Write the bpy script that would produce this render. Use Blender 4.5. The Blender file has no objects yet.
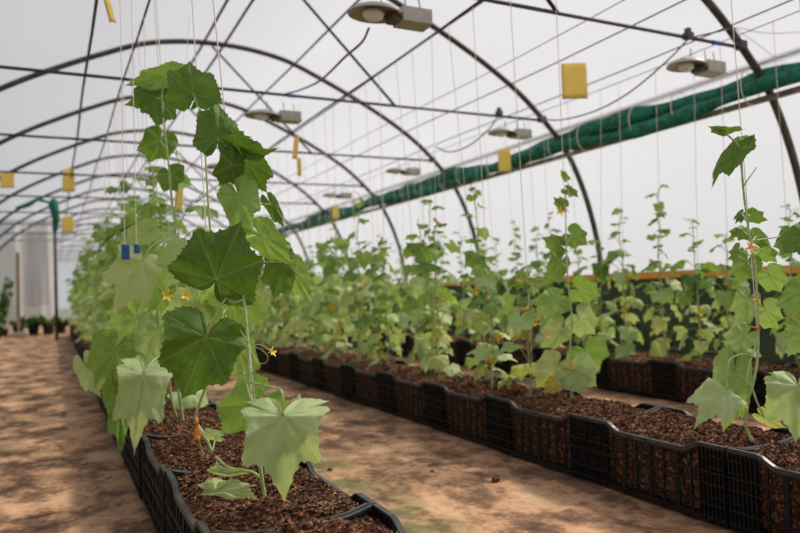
import bpy, math, random
import numpy as np
from mathutils import Vector, Matrix
C = bpy.context.scene.collection
rnd = random.Random(7)
PI = math.pi
def R(a): return math.radians(a)

# ---------------------------------------------------------------- camera
EYE = Vector((0, 0, .7404)); FPX = 692.25
YAW, PITCH, ROLL = .464, .0322, -.03276
_F = Vector((math.sin(YAW)*math.cos(PITCH), math.cos(YAW)*math.cos(PITCH), math.sin(PITCH)))
_R = Vector((math.cos(YAW), -math.sin(YAW), 0)); _U = _R.cross(_F)
CR = _R*math.cos(ROLL)+_U*math.sin(ROLL); CU = -_R*math.sin(ROLL)+_U*math.cos(ROLL); CF = _F
cd = bpy.data.cameras.new('camera'); cam = bpy.data.objects.new('camera', cd); C.objects.link(cam)
cam.matrix_world = Matrix.Translation(EYE) @ Matrix((CR, CU, -CF)).transposed().to_4x4()
cd.sensor_width = 36; cd.lens = FPX*36/800; cd.clip_start = .05; cd.clip_end = 200
cd.dof.use_dof = True; cd.dof.focus_distance = 1.85; cd.dof.aperture_fstop = 2.6
bpy.context.scene.camera = cam

# ---------------------------------------------------------------- light
w = bpy.data.worlds.new('world'); bpy.context.scene.world = w; w.use_nodes = True
bg = w.node_tree.nodes['Background']; bg.inputs[0].default_value = (.96, .97, 1.0, 1); bg.inputs[1].default_value = .60
sd = bpy.data.lights.new('sun', 'SUN'); sd.energy = 4.6; sd.angle = R(6); sd.color = (1.0, .93, .82)
sun = bpy.data.objects.new('sun', sd); C.objects.link(sun)
sun.rotation_euler = Vector((-1.02, -.12, -1.0)).to_track_quat('-Z', 'Y').to_euler()
vs = bpy.context.scene.view_settings
vs.view_transform = 'Standard'; vs.look = 'None'; vs.gamma = 1; vs.use_curve_mapping = False; vs.exposure = 0.38
bpy.context.scene.cycles.max_bounces = 10
bpy.context.scene.cycles.transparent_max_bounces = 12
bpy.context.scene.cycles.caustics_reflective = False
bpy.context.scene.cycles.caustics_refractive = False

# ---------------------------------------------------------------- helpers
def ray(x, y): return CF*FPX + CR*(x-400) - CU*(y-266.5)
def atd(x, y, d): return EYE + ray(x, y)*(d/FPX)            # camera depth d
def aty(x, y, Y): r = ray(x, y); return EYE + r*(Y/r.y)     # on the plane y = Y
def atz(x, y, Z): r = ray(x, y); return EYE + r*((Z-EYE.z)/r.z)

ORD = 'first second third fourth fifth sixth seventh eighth ninth tenth eleventh twelfth thirteenth fourteenth fifteenth sixteenth seventeenth eighteenth nineteenth'.split()
TEN = {20:'twent', 30:'thirt', 40:'fort', 50:'fift', 60:'sixt'}
def ordinal(n):
    if n < 20: return ORD[n-1]
    t, u = n//10*10, n % 10
    return TEN[t]+'ieth' if u == 0 else TEN[t]+'y-'+ORD[u-1]

def tag(o, label=None, cat=None, group=None, kind=None):
    if label: o['label'] = label
    if cat: o['category'] = cat
    if group: o['group'] = group
    if kind: o['kind'] = kind
    return o
def empty(name, loc=(0,0,0), rz=0):
    o = bpy.data.objects.new(name, None); C.objects.link(o); o.location = loc; o.rotation_euler = (0,0,rz)
    o.empty_display_size = .05
    return o
class MB:
    def __init__(s): s.v = []; s.f = []; s.att = {}; s.smooth = False
    def add(s, vs, fs, **att):
        b = len(s.v); n = len(vs)
        s.v.extend([tuple(v) for v in vs]); s.f.extend([tuple(b+i for i in f) for f in fs])
        for k, a in att.items():
            l = s.att.setdefault(k, []); l.extend([0.0]*(b-len(l))); l.extend([float(q) for q in a])
        return s
    def box(s, c, d, rz=0):
        x, y, z = c; a, b, h = d[0]/2, d[1]/2, d[2]/2
        q = [(i*a, j*b, k*h) for k in (-1,1) for j in (-1,1) for i in (-1,1)]
        if rz: cc, ss = math.cos(rz), math.sin(rz); q = [(p[0]*cc-p[1]*ss, p[0]*ss+p[1]*cc, p[2]) for p in q]
        return s.add([(x+p[0], y+p[1], z+p[2]) for p in q], [(0,2,3,1),(4,5,7,6),(0,1,5,4),(2,6,7,3),(0,4,6,2),(1,3,7,5)])
    def tube(s, pts, r, n=8, closed=False, flat=1.0):
        pts = [Vector(p) for p in pts]; m = len(pts)
        rs = r if isinstance(r, (list, tuple)) else [r]*m
        t0 = (pts[1]-pts[0]).normalized(); up = Vector((0,0,1)) if abs(t0.z) < .9 else Vector((1,0,0))
        a = t0.cross(up).normalized(); vs, fs = [], []
        for i, p in enumerate(pts):
            t = (pts[min(i+1,m-1)]-pts[max(i-1,0)]).normalized()
            a = (a - t*a.dot(t)).normalized(); b = t.cross(a)
            for k in range(n):
                q = 2*PI*k/n; vs.append(p + (a*math.cos(q)*flat + b*math.sin(q))*rs[i])
        for i in range(m-1):
            for k in range(n): fs.append((i*n+k, i*n+(k+1)%n, (i+1)*n+(k+1)%n, (i+1)*n+k))
        fs.append(tuple(range(n-1,-1,-1))); fs.append(tuple((m-1)*n+k for k in range(n)))
        return s.add(vs, fs)
    def mesh(s, name, mat, smooth=False):
        me = bpy.data.meshes.new(name); me.from_pydata(s.v, [], s.f)
        for k, a in s.att.items():
            a = a + [0.0]*(len(s.v)-len(a)); at_ = me.attributes.new(k, 'FLOAT', 'POINT'); at_.data.foreach_set('value', a)
        if smooth or s.smooth: me.polygons.foreach_set('use_smooth', [True]*len(me.polygons))
        me.materials.append(mat); me.update(); return me
    def build(s, name, mat, parent=None, smooth=False, loc=None):
        return link(name, s.mesh(name, mat, smooth), parent, loc)
def link(name, me, parent=None, loc=None):
    o = bpy.data.objects.new(name, me); C.objects.link(o)
    if parent: o.parent = parent
    if loc is not None: o.location = loc
    return o
def spline(pts, n=6):
    P = [Vector(p) for p in pts]; P = [P[0]*2-P[1]]+P+[P[-1]*2-P[-2]]; out = []
    for i in range(1, len(P)-2):
        for k in range(n):
            t = k/n; a, b, c, d = P[i-1:i+3]
            out.append(.5*((2*b)+(c-a)*t+(2*a-5*b+4*c-d)*t*t+(3*b-a-3*c+d)*t**3))
    return out+[P[-2]]
def copy_tree(o, parent=None):
    c = o.copy(); C.objects.link(c); c.parent = parent
    for k in ('label', 'category', 'group'):
        pass
    for ch in list(o.children): copy_tree(ch, c)
    return c

# ---------------------------------------------------------------- materials
def mat(name, build):
    m = bpy.data.materials.new(name); m.use_nodes = True; nt = m.node_tree; nt.nodes.clear()
    out = nt.nodes.new('ShaderNodeOutputMaterial')
    def N(t, **kw):
        n = nt.nodes.new('ShaderNode'+t)
        for k, v in kw.items():
            if k.startswith('i_'):
                key = k[2:]; key = int(key) if key.isdigit() else key.replace('_', ' ')
                if isinstance(v, bpy.types.NodeSocket): nt.links.new(v, n.inputs[key])
                else: n.inputs[key].default_value = v
            else: setattr(n, k, v)
        return n
    nt.links.new(build(N, nt), out.inputs[0]); return m
def ramp(N, fac, stops):
    r = N('ValToRGB', i_Fac=fac); e = r.color_ramp.elements
    while len(e) < len(stops): e.new(.5)
    for el, (p, c) in zip(e, stops): el.position = p; el.color = (*c, 1)
    return r.outputs[0]
def noise(N, scale, detail=4, rough=.6, coord='Object', vec=None):
    if vec is None: vec = N('TexCoord').outputs[coord]
    return N('TexNoise', i_Vector=vec, i_Scale=scale, i_Detail=detail, i_Roughness=rough).outputs[0]
def plain(name, col, rough=.6, metal=0., var=.25, scale=20, bump=0., coord='Object', spec=.5):
    def b(N, nt):
        n = noise(N, scale, coord=coord)
        c = ramp(N, n, [(.3, [q*(1-var) for q in col]), (.7, [min(1, q*(1+var)) for q in col])])
        p = N('BsdfPrincipled', i_Base_Color=c, i_Roughness=rough, i_Metallic=metal)
        p.inputs['Specular IOR Level'].default_value = spec
        if bump: nt.links.new(N('Bump', i_Strength=bump, i_Distance=.01, i_Height=n).outputs[0], p.inputs['Normal'])
        return p.outputs[0]
    return mat(name, b)
def film_build(N, nt, tr=.10, col=(.86,.855,.865)):
    vec = N('TexCoord').outputs['Object']
    vm = N('Mapping', i_Vector=vec, i_Scale=(1.3, .25, 1.0)).outputs[0]
    n = N('TexNoise', i_Vector=vm, i_Scale=1.2, i_Detail=5, i_Roughness=.6).outputs[0]
    c = ramp(N, n, [(.3, [q*.90 for q in col]), (.7, col)])
    wr = N('TexNoise', i_Vector=N('Mapping', i_Vector=vec, i_Scale=(.6, 9, .6)).outputs[0], i_Scale=1.0, i_Detail=3).outputs[0]
    bp = N('Bump', i_Strength=.25, i_Distance=.02, i_Height=wr).outputs[0]
    t = N('BsdfTranslucent', i_Color=c, i_Normal=bp); d = N('BsdfDiffuse', i_Color=c, i_Normal=bp)
    m1 = N('MixShader', i_0=.30, i_1=t.outputs[0], i_2=d.outputs[0])
    tp = N('BsdfTransparent', i_Color=(1,1,1,1))
    return N('MixShader', i_0=tr, i_1=m1.outputs[0], i_2=tp.outputs[0]).outputs[0]
M = {}
M['film'] = mat('greenhouse_film', lambda N, nt: film_build(N, nt, .48, (.50,.495,.54)))
M['curtain'] = mat('curtain_film', lambda N, nt: film_build(N, nt, .05, (.80,.83,.81)))
M['steel'] = plain('galvanised_dark_steel', (.085,.075,.068), .55, .5, .35, 14)
M['steel_thin'] = plain('thin_steel', (.06,.055,.055), .6, .3, .3, 30)
M['black'] = plain('black_crate_plastic', (.008,.008,.009), .5, 0, .5, 35, .25, spec=.35)
M['rim'] = plain('worn_crate_rim', (.040,.042,.046), .42, 0, .7, 30, .2)
M['twine'] = plain('cream_twine', (.80,.74,.64), .9, 0, .1, 60)
M['straw'] = plain('dry_straw', (.42,.31,.19), .9, 0, .4, 90)
def card_b(N, nt):
    c = ramp(N, noise(N, 18), [(.3, (.88,.72,.26)), (.7, (.92,.78,.32))])
    d = N('BsdfDiffuse', i_Color=c).outputs[0]; t = N('BsdfTranslucent', i_Color=c).outputs[0]
    return N('MixShader', i_0=.5, i_1=d, i_2=t).outputs[0]
M['card'] = mat('yellow_card', card_b)
M['blue'] = plain('blue_card', (.02,.10,.32), .5, 0, .1, 18)
M['net'] = plain('green_net', (.004,.135,.085), .75, 0, .75, 22, 1.0)
M['lath'] = plain('weathered_lath', (.26,.21,.17), .8, 0, .4, 9, .3)
M['orange'] = plain('orange_rail', (.80,.36,.06), .6, 0, .15, 6)
M['lampgrey'] = plain('aged_lamp_housing', (.42,.40,.35), .5, .1, .12, 12)
M['lampdark'] = plain('dark_lamp_socket', (.10,.085,.07), .6, 0, .3, 12)  # dark base colour of the lamp socket
M['glass'] = plain('lamp_bulb_glass', (.85,.86,.84), .15, 0, .02, 5)
M['cable'] = plain('grey_cable', (.16,.15,.15), .7, 0, .1, 20)
M['bluetape'] = plain('blue_tape', (.02,.14,.42), .5)
M['wood'] = plain('raw_wood', (.36,.27,.19), .8, 0, .3, 9)
M['pot'] = plain('dark_pot', (.03,.035,.04), .6, 0, .3, 9)
M['concrete'] = plain('pale_block', (.5,.47,.42), .9, 0, .2, 20)
M['stone'] = plain('clod', (.11,.06,.035), .95, 0, .3, 30, .6)
M['skirt'] = plain('dark_shade_film', (.050,.075,.040), .75, 0, .6, 2.2, .4)
M['stem'] = plain('vine_stem', (.42,.54,.22), .55, 0, .2, 40, .3)
M['stem_far'] = plain('vine_stem_slender', (.38,.50,.20), .6, 0, .25, 20)
M['flower'] = plain('yellow_petals', (.92,.60,.10), .6, 0, .2, 60)
M['wilt'] = plain('wilted_orange_petals', (.85,.30,.05), .7, 0, .25, 60)
M['fruit'] = plain('young_cucumber_skin', (.10,.22,.04), .45, 0, .3, 90, .6)
def leaf_b(N, nt):
    tone = N('Attribute', attribute_name='tone').outputs['Fac']
    vein = N('Attribute', attribute_name='vein').outputs['Fac']
    n = noise(N, 28, 5, .6); n2 = noise(N, 160, 3, .6)
    t2 = N('Math', operation='MULTIPLY_ADD', i_0=n, i_1=.30, i_2=-.15).outputs[0]
    t3 = N('Math', operation='ADD', i_0=tone, i_1=t2).outputs[0]
    c = ramp(N, t3, [(0, (.048,.110,.014)), (.28, (.115,.225,.030)), (.52, (.30,.47,.11)), (.76, (.56,.69,.36)), (.90,(.62,.66,.20)), (1, (.66,.46,.07))])
    pale = N('MixRGB', i_0=.55, i_1=c, i_2=(.62,.74,.36,1)).outputs[0]
    vf = N('Math', operation='MULTIPLY', i_0=vein, i_1=.38).outputs[0]
    c = N('MixRGB', i_0=vf, i_1=c, i_2=pale).outputs[0]
    back = N('MixRGB', i_0=.22, i_1=c, i_2=(.42,.52,.26,1)).outputs[0]
    g = N('NewGeometry').outputs['Backfacing']
    c = N('MixRGB', i_0=g, i_1=c, i_2=back).outputs[0]
    h = N('Math', operation='ADD', i_0=N('Math', operation='MULTIPLY', i_0=n2, i_1=.6).outputs[0], i_1=N('Math', operation='MULTIPLY', i_0=vein, i_1=-.8).outputs[0]).outputs[0]
    bp = N('Bump', i_Strength=.45, i_Distance=.004, i_Height=h).outputs[0]
    p = N('BsdfPrincipled', i_Base_Color=c, i_Roughness=.55, i_Normal=bp); p.inputs['Specular IOR Level'].default_value = .35
    tc = N('MixRGB', blend_type='MULTIPLY', i_0=1., i_1=c, i_2=(1.12,1.12,.62,1)).outputs[0]
    t = N('BsdfTranslucent', i_Color=tc, i_Normal=bp)
    return N('MixShader', i_0=.36, i_1=p.outputs[0], i_2=t.outputs[0]).outputs[0]
M['leaf'] = mat('cucumber_leaf', leaf_b)
def soil_b(N, nt):
    n1 = noise(N, 55, 6, .7); n2 = noise(N, 9, 3, .5)
    v = N('TexVoronoi', i_Vector=N('Mapping', i_Vector=N('TexCoord').outputs['Object'], i_Scale=(1, 1.7, 1.2)).outputs[0], i_Scale=95).outputs
    f = N('Math', operation='MULTIPLY_ADD', i_0=n1, i_1=.75, i_2=N('Math', operation='MULTIPLY', i_0=v['Color'], i_1=.35).outputs[0]).outputs[0]
    c = ramp(N, f, [(.34, (.012,.005,.003)), (.50, (.055,.020,.010)), (.62, (.25,.095,.038)), (.76, (.60,.30,.14))])
    c = N('MixRGB', blend_type='MULTIPLY', i_0=.5, i_1=c, i_2=ramp(N, n2, [(.3, (.55,.5,.5)), (.7, (1.,1.,1.))])).outputs[0]
    bp = N('Bump', i_Strength=.9, i_Distance=.012, i_Height=f).outputs[0]
    return N('BsdfPrincipled', i_Base_Color=c, i_Roughness=.95, i_Normal=bp).outputs[0]
M['soil'] = mat('bark_potting_soil', soil_b)
def floor_b(N, nt):
    vec = N('TexCoord').outputs['Object']
    a = N('TexNoise', i_Vector=N('Mapping', i_Vector=vec, i_Scale=(1.5, 1.0, 1)).outputs[0], i_Scale=3.2, i_Detail=8, i_Roughness=.62).outputs[0]
    b = noise(N, 26, 6, .7); m = noise(N, 5, 5, .65)
    f = N('Math', operation='MULTIPLY_ADD', i_0=b, i_1=.35, i_2=N('Math', operation='MULTIPLY', i_0=a, i_1=.72).outputs[0]).outputs[0]
    c = ramp(N, f, [(.38, (.070,.036,.022)), (.49, (.24,.125,.066)), (.57, (.58,.325,.175)), (.74, (.76,.53,.33))])
    sx = N('SeparateXYZ', i_0=vec).outputs
    # moss only on the strip beside the near bed, between X .78 and 1.05
    d = N('Math', operation='ABSOLUTE', i_0=N('Math', operation='SUBTRACT', i_0=sx[0], i_1=.96).outputs[0]).outputs[0]
    k = N('Math', operation='SUBTRACT', i_0=1., i_1=N('Math', operation='MULTIPLY', i_0=d, i_1=4.5).outputs[0], use_clamp=True).outputs[0]
    k = N('Math', operation='POWER', i_0=k, i_1=.6).outputs[0]
    k = N('Math', operation='MULTIPLY', i_0=k, i_1=ramp(N, m, [(.42, (0,0,0)), (.54, (1,1,1))])).outputs[0]
    c = N('MixRGB', i_0=N('Math', operation='MULTIPLY', i_0=k, i_1=.75).outputs[0], i_1=c, i_2=(.11,.16,.045,1)).outputs[0]
    # damp earth and crate shade painted dark along both long sides of each bed
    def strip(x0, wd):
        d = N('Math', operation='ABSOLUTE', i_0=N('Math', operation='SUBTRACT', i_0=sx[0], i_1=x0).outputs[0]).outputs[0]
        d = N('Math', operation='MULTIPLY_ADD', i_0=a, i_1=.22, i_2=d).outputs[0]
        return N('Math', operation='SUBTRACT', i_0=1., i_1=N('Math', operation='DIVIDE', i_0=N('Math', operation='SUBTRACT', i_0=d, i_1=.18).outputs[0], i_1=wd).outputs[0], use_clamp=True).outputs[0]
    damp_shade = N('Math', operation='MAXIMUM', i_0=strip(.48, .42), i_1=N('Math', operation='MAXIMUM', i_0=strip(1.95, .48), i_1=strip(3.6, .35)).outputs[0]).outputs[0]
    c = N('MixRGB', blend_type='MULTIPLY', i_0=N('Math', operation='MULTIPLY', i_0=damp_shade, i_1=.85).outputs[0], i_1=c, i_2=(.42,.37,.36,1)).outputs[0]
    bp = N('Bump', i_Strength=.6, i_Distance=.02, i_Height=f).outputs[0]
    return N('BsdfPrincipled', i_Base_Color=c, i_Roughness=.9, i_Normal=bp).outputs[0]
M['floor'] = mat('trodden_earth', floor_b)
M['field'] = plain('outside_grass', (.13,.15,.08), .95, 0, .4, .4)

# ---------------------------------------------------------------- the tunnel
YA, YB = -2.2, 31.0
XC = 1.46
ARC = [(0,3.17),(.35,3.15),(.70,3.08),(1.05,2.94),(1.40,2.78),(1.75,2.60),(2.10,2.38),(2.38,2.14),(2.60,1.90),(2.78,1.55),(2.90,1.15),(2.955,.75),(2.97,.35),(2.97,0)]
arc = [Vector((XC-x,0,z)) for x, z in reversed(ARC)] + [Vector((XC+x,0,z)) for x, z in ARC[1:]]
def grid_mesh(x0, x1, y0, y1, nx, ny, hf):
    mb = MB(); vs = [(x0+(x1-x0)*i/nx, y0+(y1-y0)*j/ny) for j in range(ny+1) for i in range(nx+1)]
    mb.add([(x, y, hf(x, y)) for x, y in vs], [(j*(nx+1)+i, j*(nx+1)+i+1, (j+1)*(nx+1)+i+1, (j+1)*(nx+1)+i) for j in range(ny) for i in range(nx)])
    return mb
from mathutils import noise as mn
def fl_h(x, y): return .012*mn.noise(Vector((x*2.2, y*2.2, 0))) + .004*mn.noise(Vector((x*9, y*9, 3))) - .012
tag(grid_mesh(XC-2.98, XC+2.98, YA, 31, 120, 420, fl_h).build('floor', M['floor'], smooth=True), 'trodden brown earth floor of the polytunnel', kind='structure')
mb = MB(); mb.box((0, 10, -.10), (120, 120, .1)); tag(mb.build('ground', M['field']), 'ground outside the polytunnel', kind='structure')
def shell(y0, y1, ny, off=.03):
    mb = MB(); A = spline(arc, 4); n = len(A)
    c0 = Vector((XC, 0, 1.2)); ys = [y0+(y1-y0)*j/ny for j in range(ny+1)]
    vs = []
    for y in ys:
        ph = ((y-2.817)/1.94) % 1.0
        for p in A:
            d = (p-c0); d.z = max(d.z, 0) if p.z < 1.2 else d.z; d.normalize()
            o = off - .012*math.sin(PI*ph)
            vs.append((p.x+d.x*o, y, p.z+d.z*o))
    mb.add(vs, [(j*n+i, j*n+i+1, (j+1)*n+i+1, (j+1)*n+i) for j in range(ny) for i in range(n-1)])
    return mb
tag(shell(YA, YB, 100).build('ceiling', M['film'], smooth=True), 'white translucent film stretched over the steel hoops', kind='structure')
def endwall(y):
    mb = MB(); A = spline(arc, 4); mb.add([(p.x, y, p.z) for p in A], [tuple(range(len(A)))]); return mb
tag(endwall(YB).build('wall_back', M['film']), 'far end wall of white film', kind='structure')
tag(endwall(YA).build('wall_front', M['film']), 'white film end wall behind the viewer', kind='structure')
# lower skirt inside the side walls
for nm, sx in (('wall_right', 1), ('wall_left', -1)):
    mb = grid_mesh(0, .765, YA, YB, 6, 220, lambda a, y: 0)
    mb.v = [(XC+sx*(2.915+.010*math.sin(v[1]*9)+.005*math.sin(v[1]*23+v[0]*9)), v[1], v[0]) for v in mb.v]
    tag(mb.build(nm, M['skirt'], smooth=True), 'dark green skirt sheet along the foot of the film side', kind='structure')
mb = MB()
mb.box((XC+2.885, (YA+YB)/2, .785), (.03, YB-YA-.1, .055)); tag(mb.build('trim_1', M['orange']), 'orange rail along the right side above the dark skirt', kind='structure')

NH = 14
apex = Vector((XC-.06, 0, 3.14))
hoop0 = empty('steel_hoop')
mb = MB(); mb.tube(spline(arc, 4), .024, 10); mb.build('arch', M['steel'], hoop0, True)
mb = MB(); mb.tube([(XC-2.36,0,2.157),(XC+2.36,0,2.157)], .011, 8); mb.build('tie_bar', M['steel_thin'], hoop0, True)
for xx in (XC+.92,):
    mb = MB(); mb.tube([apex, (xx,0,2.16)], .011, 8); mb.build('strut', M['steel_thin'], hoop0, True)
for q in (XC+2.33, XC-2.33):
    mb = MB(); mb.box((q, -.012, 2.165), (.06, .05, .05)); mb.build('clamp', M['steel'], hoop0)
for k in range(NH):
    o = hoop0 if k == 0 else copy_tree(hoop0)
    o.location = (0, 2.817+1.9396*k, 0)
    tag(o, f'{ordinal(k+1)} dark steel tunnel hoop from the camera with its tie bar', 'hoop', 'steel hoops of the polytunnel')
# long pipes lying over the hoops and wires on the tie bars
def longpipe(name, X, Z, r, m, label, cat, group):
    pts = [(X+.004*math.sin(y*2.1), y, Z+ (.008*math.sin(y*1.3) if r < .006 else 0)) for y in np.linspace(YA+.05, YB-.05, 60)]
    b = MB(); b.tube(pts, r, 6); tag(b.build(name, m, smooth=True), label, cat, group)
for X, Z, r, l in ((1.30,3.135,.013,'left one of the twin steel pipes along the ridge'), (1.49,3.135,.013,'right one of the twin steel pipes along the ridge'),
                   (2.19,3.03,.010,'thin steel pipe under the roof right of the ridge'), (2.78,2.785,.010,'thin steel pipe under the roof above the middle crate row'),
                   ):
    longpipe('ridge_pipe', X, Z, r, M['steel_thin'], l, 'pipe', 'long steel pipes under the roof')
for X, r, l in ((.20,.008,'dark line on the tie bars over the left path side of the near vines'), (.43,.006,'dark string wire over the left crate row'), (1.93,.005,'string wire over the middle crate row'),
                (2.62,.0025,'faint wire right of the middle crate row'), (2.92,.004,'wire on the tie bars over the path between middle and right rows'), (3.46,.004,'string wire over the right crate row'), (3.64,.0025,'faint wire nearest the rolled green net')):
    longpipe('trellis_wire', X, 2.174, r, M['steel_thin'], l, 'wire', 'trellis wires lying on the tie bars')

# rolled green net and its lath
root = empty('rolled_shade_net', (4.0, 0, 1.97)); tag(root, 'long green shade net rolled up and tied along the right side', 'shade net')
ys = np.linspace(YA+.1, YB-1, 420)
def strand(dx, dz, r0, ph, flat):
    pts, rs = [], []
    for y in ys:
        q = ((y-2.817)/1.94) % 1.0; sag = -.035*math.sin(PI*q)
        pts.append((dx+.02*math.sin(y*2.7+ph), y, dz+sag+.03*math.sin(y*1.9+ph*2)))
        rs.append(r0*(1+.22*math.sin(y*5.1+ph)+.14*math.sin(y*11.7+ph*3)))
    b = MB(); b.tube(pts, rs, 12, flat=flat)
    return b
for i, a in enumerate(((0,.035,.058,0,.7), (-.03,-.03,.050,2.1,.7), (.035,.0,.046,4.0,.8))):
    strand(*a).build('net_fold', M['net'], root, True)
b = MB()
b.box((4.04, (YA+YB)/2, 1.865), (.03, YB-YA-1.5, .035)); lath = tag(b.build('rail', M['lath']), 'weathered rail running under the rolled green net', 'rail')
b = MB(); b.box((3.985, (YA+YB)/2, 2.085), (.02, YB-YA-1.5, .02)); tag(b.build('rail', M['lath']), 'thin weathered lath along the top of the rolled green net', 'rail')
tb = MB(); ring = [Vector((math.cos(a)*.090, 0, math.sin(a)*.118)) for a in np.linspace(0, 2*PI, 17)]
tb.tube(ring, .004, 5); tie_me = tb.mesh('net_tie', M['twine'])
k = 0
for y in np.arange(1.0, 16, .485):
    link('tie', tie_me, root, (0, y+.06*math.sin(k*3), -.01)); k += 1

# lamps
def make_lamp():
    t = empty('grow_lamp')
    b = MB()   # reflector hood: shallow flattened dome, long axis X, open underneath
    prof = [(.0,.045),(.06,.042),(.10,.030),(.125,.008),(.13,-.004),(.12,-.004),(.10,.018),(.0,.030)]
    n = 20; vs = []; fs = []
    for (r, z) in prof:
        for q in range(n): a = 2*PI*q/n; vs.append((-.09+r*math.cos(a), r*.8*math.sin(a), z))
    for j in range(len(prof)-1):
        for q in range(n): fs.append((j*n+q, j*n+(q+1)%n, (j+1)*n+(q+1)%n, (j+1)*n+q))
    b.add(vs, fs); b.build('reflector', M['lampgrey'], t, True)
    b = MB(); pr = [(.0,-.036),(.022,-.034),(.036,-.02),(.042,0.),(.03,.022),(0,.028)]; vs=[]; fs=[]
    for (r, z) in pr:
        for q in range(12): a = 2*PI*q/12; vs.append((-.10+r*1.3*math.cos(a), r*math.sin(a), z))
    for j in range(5):
        for q in range(12): fs.append((j*12+q, j*12+(q+1)%12, (j+1)*12+(q+1)%12, (j+1)*12+q))
    b.add(vs, fs); b.build('bulb', M['glass'], t, True)
    b = MB(); b.box((.005,0,-.008), (.05,.07,.045)); b.box((-.02,0,.0),(.03,.05,.02)); b.build('socket', M['lampdark'], t)
    b = MB(); b.box((.105,0,.012), (.15,.10,.075)); b.box((.105,0,-.028),(.16,.11,.008)); b.build('ballast_box', M['lampgrey'], t)
    for x in (-.06, .07, .15):
        b = MB(); b.tube([(x,0,.045),(x*.9,0,.13)], .003, 5); b.build('hanger', M['cable'], t)
    return t
lamp0 = make_lamp()
LP = [(393,17,2.817,'largest grey grow lamp, hung at the top centre under the roof',-.0),(698,68,2.817,'grey grow lamp above the rolled green net at the upper right',0),
      (275,117,4.757,'grey grow lamp right of the topmost vine leaves',0),(511,134,4.757,'small grey grow lamp just above the green net, left of the large yellow card',0),
      (404,172,6.70,'tiny far grow lamp above the green net left of the pale tie bar end',0),(338,196,8.64,'smallest far grow lamp low over the green net',0),(228,168,6.70,'distant grow lamp behind the near vine leaves',0)]
lamps = []
for i, (x, y, Y, l, s) in enumerate(LP):
    o = lamp0 if i == 0 else copy_tree(lamp0)
    p = aty(x, y, Y); o.location = p; o.scale = (1.0,1.0,.85); lamps.append(p)
    tag(o, l, 'lamp', 'grow lamps under the tie bars')
def cable(pts, r, label, m='cable'):
    b = MB(); b.tube(spline(pts, 8), r, 6); tag(b.build('power_cable', M[m], smooth=True), label, 'cable', 'power cables of the lamps')
cable([aty(689,38,2.80), aty(668,60,2.9), aty(630,92,3.1), aty(595,111,3.4), aty(560,120,3.7), aty(540,118,4.0)], .005, 'grey cable sagging left from the lamp at the upper right')
cable([aty(689,38,2.80), aty(712,33,2.8), aty(738,28,2.8), aty(765,33,2.75), aty(800,32,2.7), aty(840,30,2.6)], .005, 'grey cable running right from the clamp past the near hoop')
cable([aty(369,28,2.817), aty(362,42,2.9), aty(345,57,3.1), aty(330,72,3.4), aty(318,82,3.8), aty(300,90,4.5), aty(285,94,4.75)], .006, 'grey cable drooping from the largest lamp at the top')
cable([aty(499,114,4.75), aty(490,128,4.8), aty(470,145,4.9), aty(450,152,5.1), aty(436,147,5.5)], .006, 'grey cable looping from the small lamp above the net')
for (x, y, Y, l) in ((688,36,2.817,'dark junction box on the nearest tie bar at the upper right'), (499,113,4.757,'dark junction box on the second tie bar above the small lamp')):
    p = aty(x, y, Y); b = MB(); b.box((0,0,0), (.045,.05,.035)); b.box((0,0,.03),(.025,.03,.03)); o = b.build('junction_box', M['steel'], loc=p); tag(o, l, 'junction box')
for (x, y, Y, l) in ((716,45,2.817,'blue tape wrapped on the nearest tie bar by the hoop'), (292,96.5,4.757,'blue tape wrapped on the second tie bar left of centre'), (520,115.5,4.757,'blue tape on the second tie bar above the small lamp')):
    p = aty(x, y, Y); b = MB(); b.tube([(-.03,0,0),(.03,0,0)], .014, 8); tag(b.build('tape_wrap', M['bluetape'], loc=(p.x, p.y, 2.157)), l, 'tape')
# wire drops from the tie bars to the trellis
# sticky cards
def card(cx, cy, Y, wpx, hpx, label, m='card', rz=None, tilt=0, sag=.01):
    p = aty(cx, cy, Y); d = (p-EYE).dot(CF); wd, ht = wpx*d/FPX, hpx*d/FPX
    if rz is None: rz = -YAW
    t = empty('sticky_card', p, rz); t.rotation_euler = (0, tilt, rz)
    n = 6; mb = MB(); vs = []; th = .0015
    for s in (-1, 1):
        for j in range(n+1):
            for i in range(n+1):
                u, v = i/n-.5, j/n-.5; vs.append((u*wd, s*th+sag*(4*u*u-.3)*.6, v*ht))
    q = (n+1)**2; fs = []
    for j in range(n):
        for i in range(n):
            a = j*(n+1)+i; fs += [(a, a+1, a+n+2, a+n+1), (q+a, q+a+n+1, q+a+n+2, q+a+1)]
    for i in range(n):
        fs += [(i, q+i, q+i+1, i+1), (n*(n+1)+i, n*(n+1)+i+1, q+n*(n+1)+i+1, q+n*(n+1)+i), (i*(n+1), (i+1)*(n+1), q+(i+1)*(n+1), q+i*(n+1)), (i*(n+1)+n, q+i*(n+1)+n, q+(i+1)*(n+1)+n, (i+1)*(n+1)+n)]
    mb.add(vs, fs); mb.build('card', M[m], t, True)
    hz = 2.17-p.z if p.z < 2.1 else .25
    mb = MB(); mb.tube([(0,0,ht/2-.006),(0,0,max(hz, ht/2+.05))], .0012, 5); mb.build('thread', M['twine'], t)
    tag(t, label, 'sticky card', 'sticky insect cards')
card(574.5, 81, 3.3, 25.5, 36, 'large square yellow sticky card hanging by itself at upper right')
card(504.5, 160.5, 5.0, 12.5, 23, 'yellow sticky card in front of the green net at the centre right')
card(335.5, 212, 8.2, 7, 14, 'small far yellow sticky card in front of the net left of centre')
card(68.5, 180.5, 9.0, 12.5, 23, 'yellow sticky card upper of the two left of the vines')
card(67.5, 224.5, 10.0, 11.5, 16, 'yellow sticky card lower of the two left of the vines')
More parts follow.
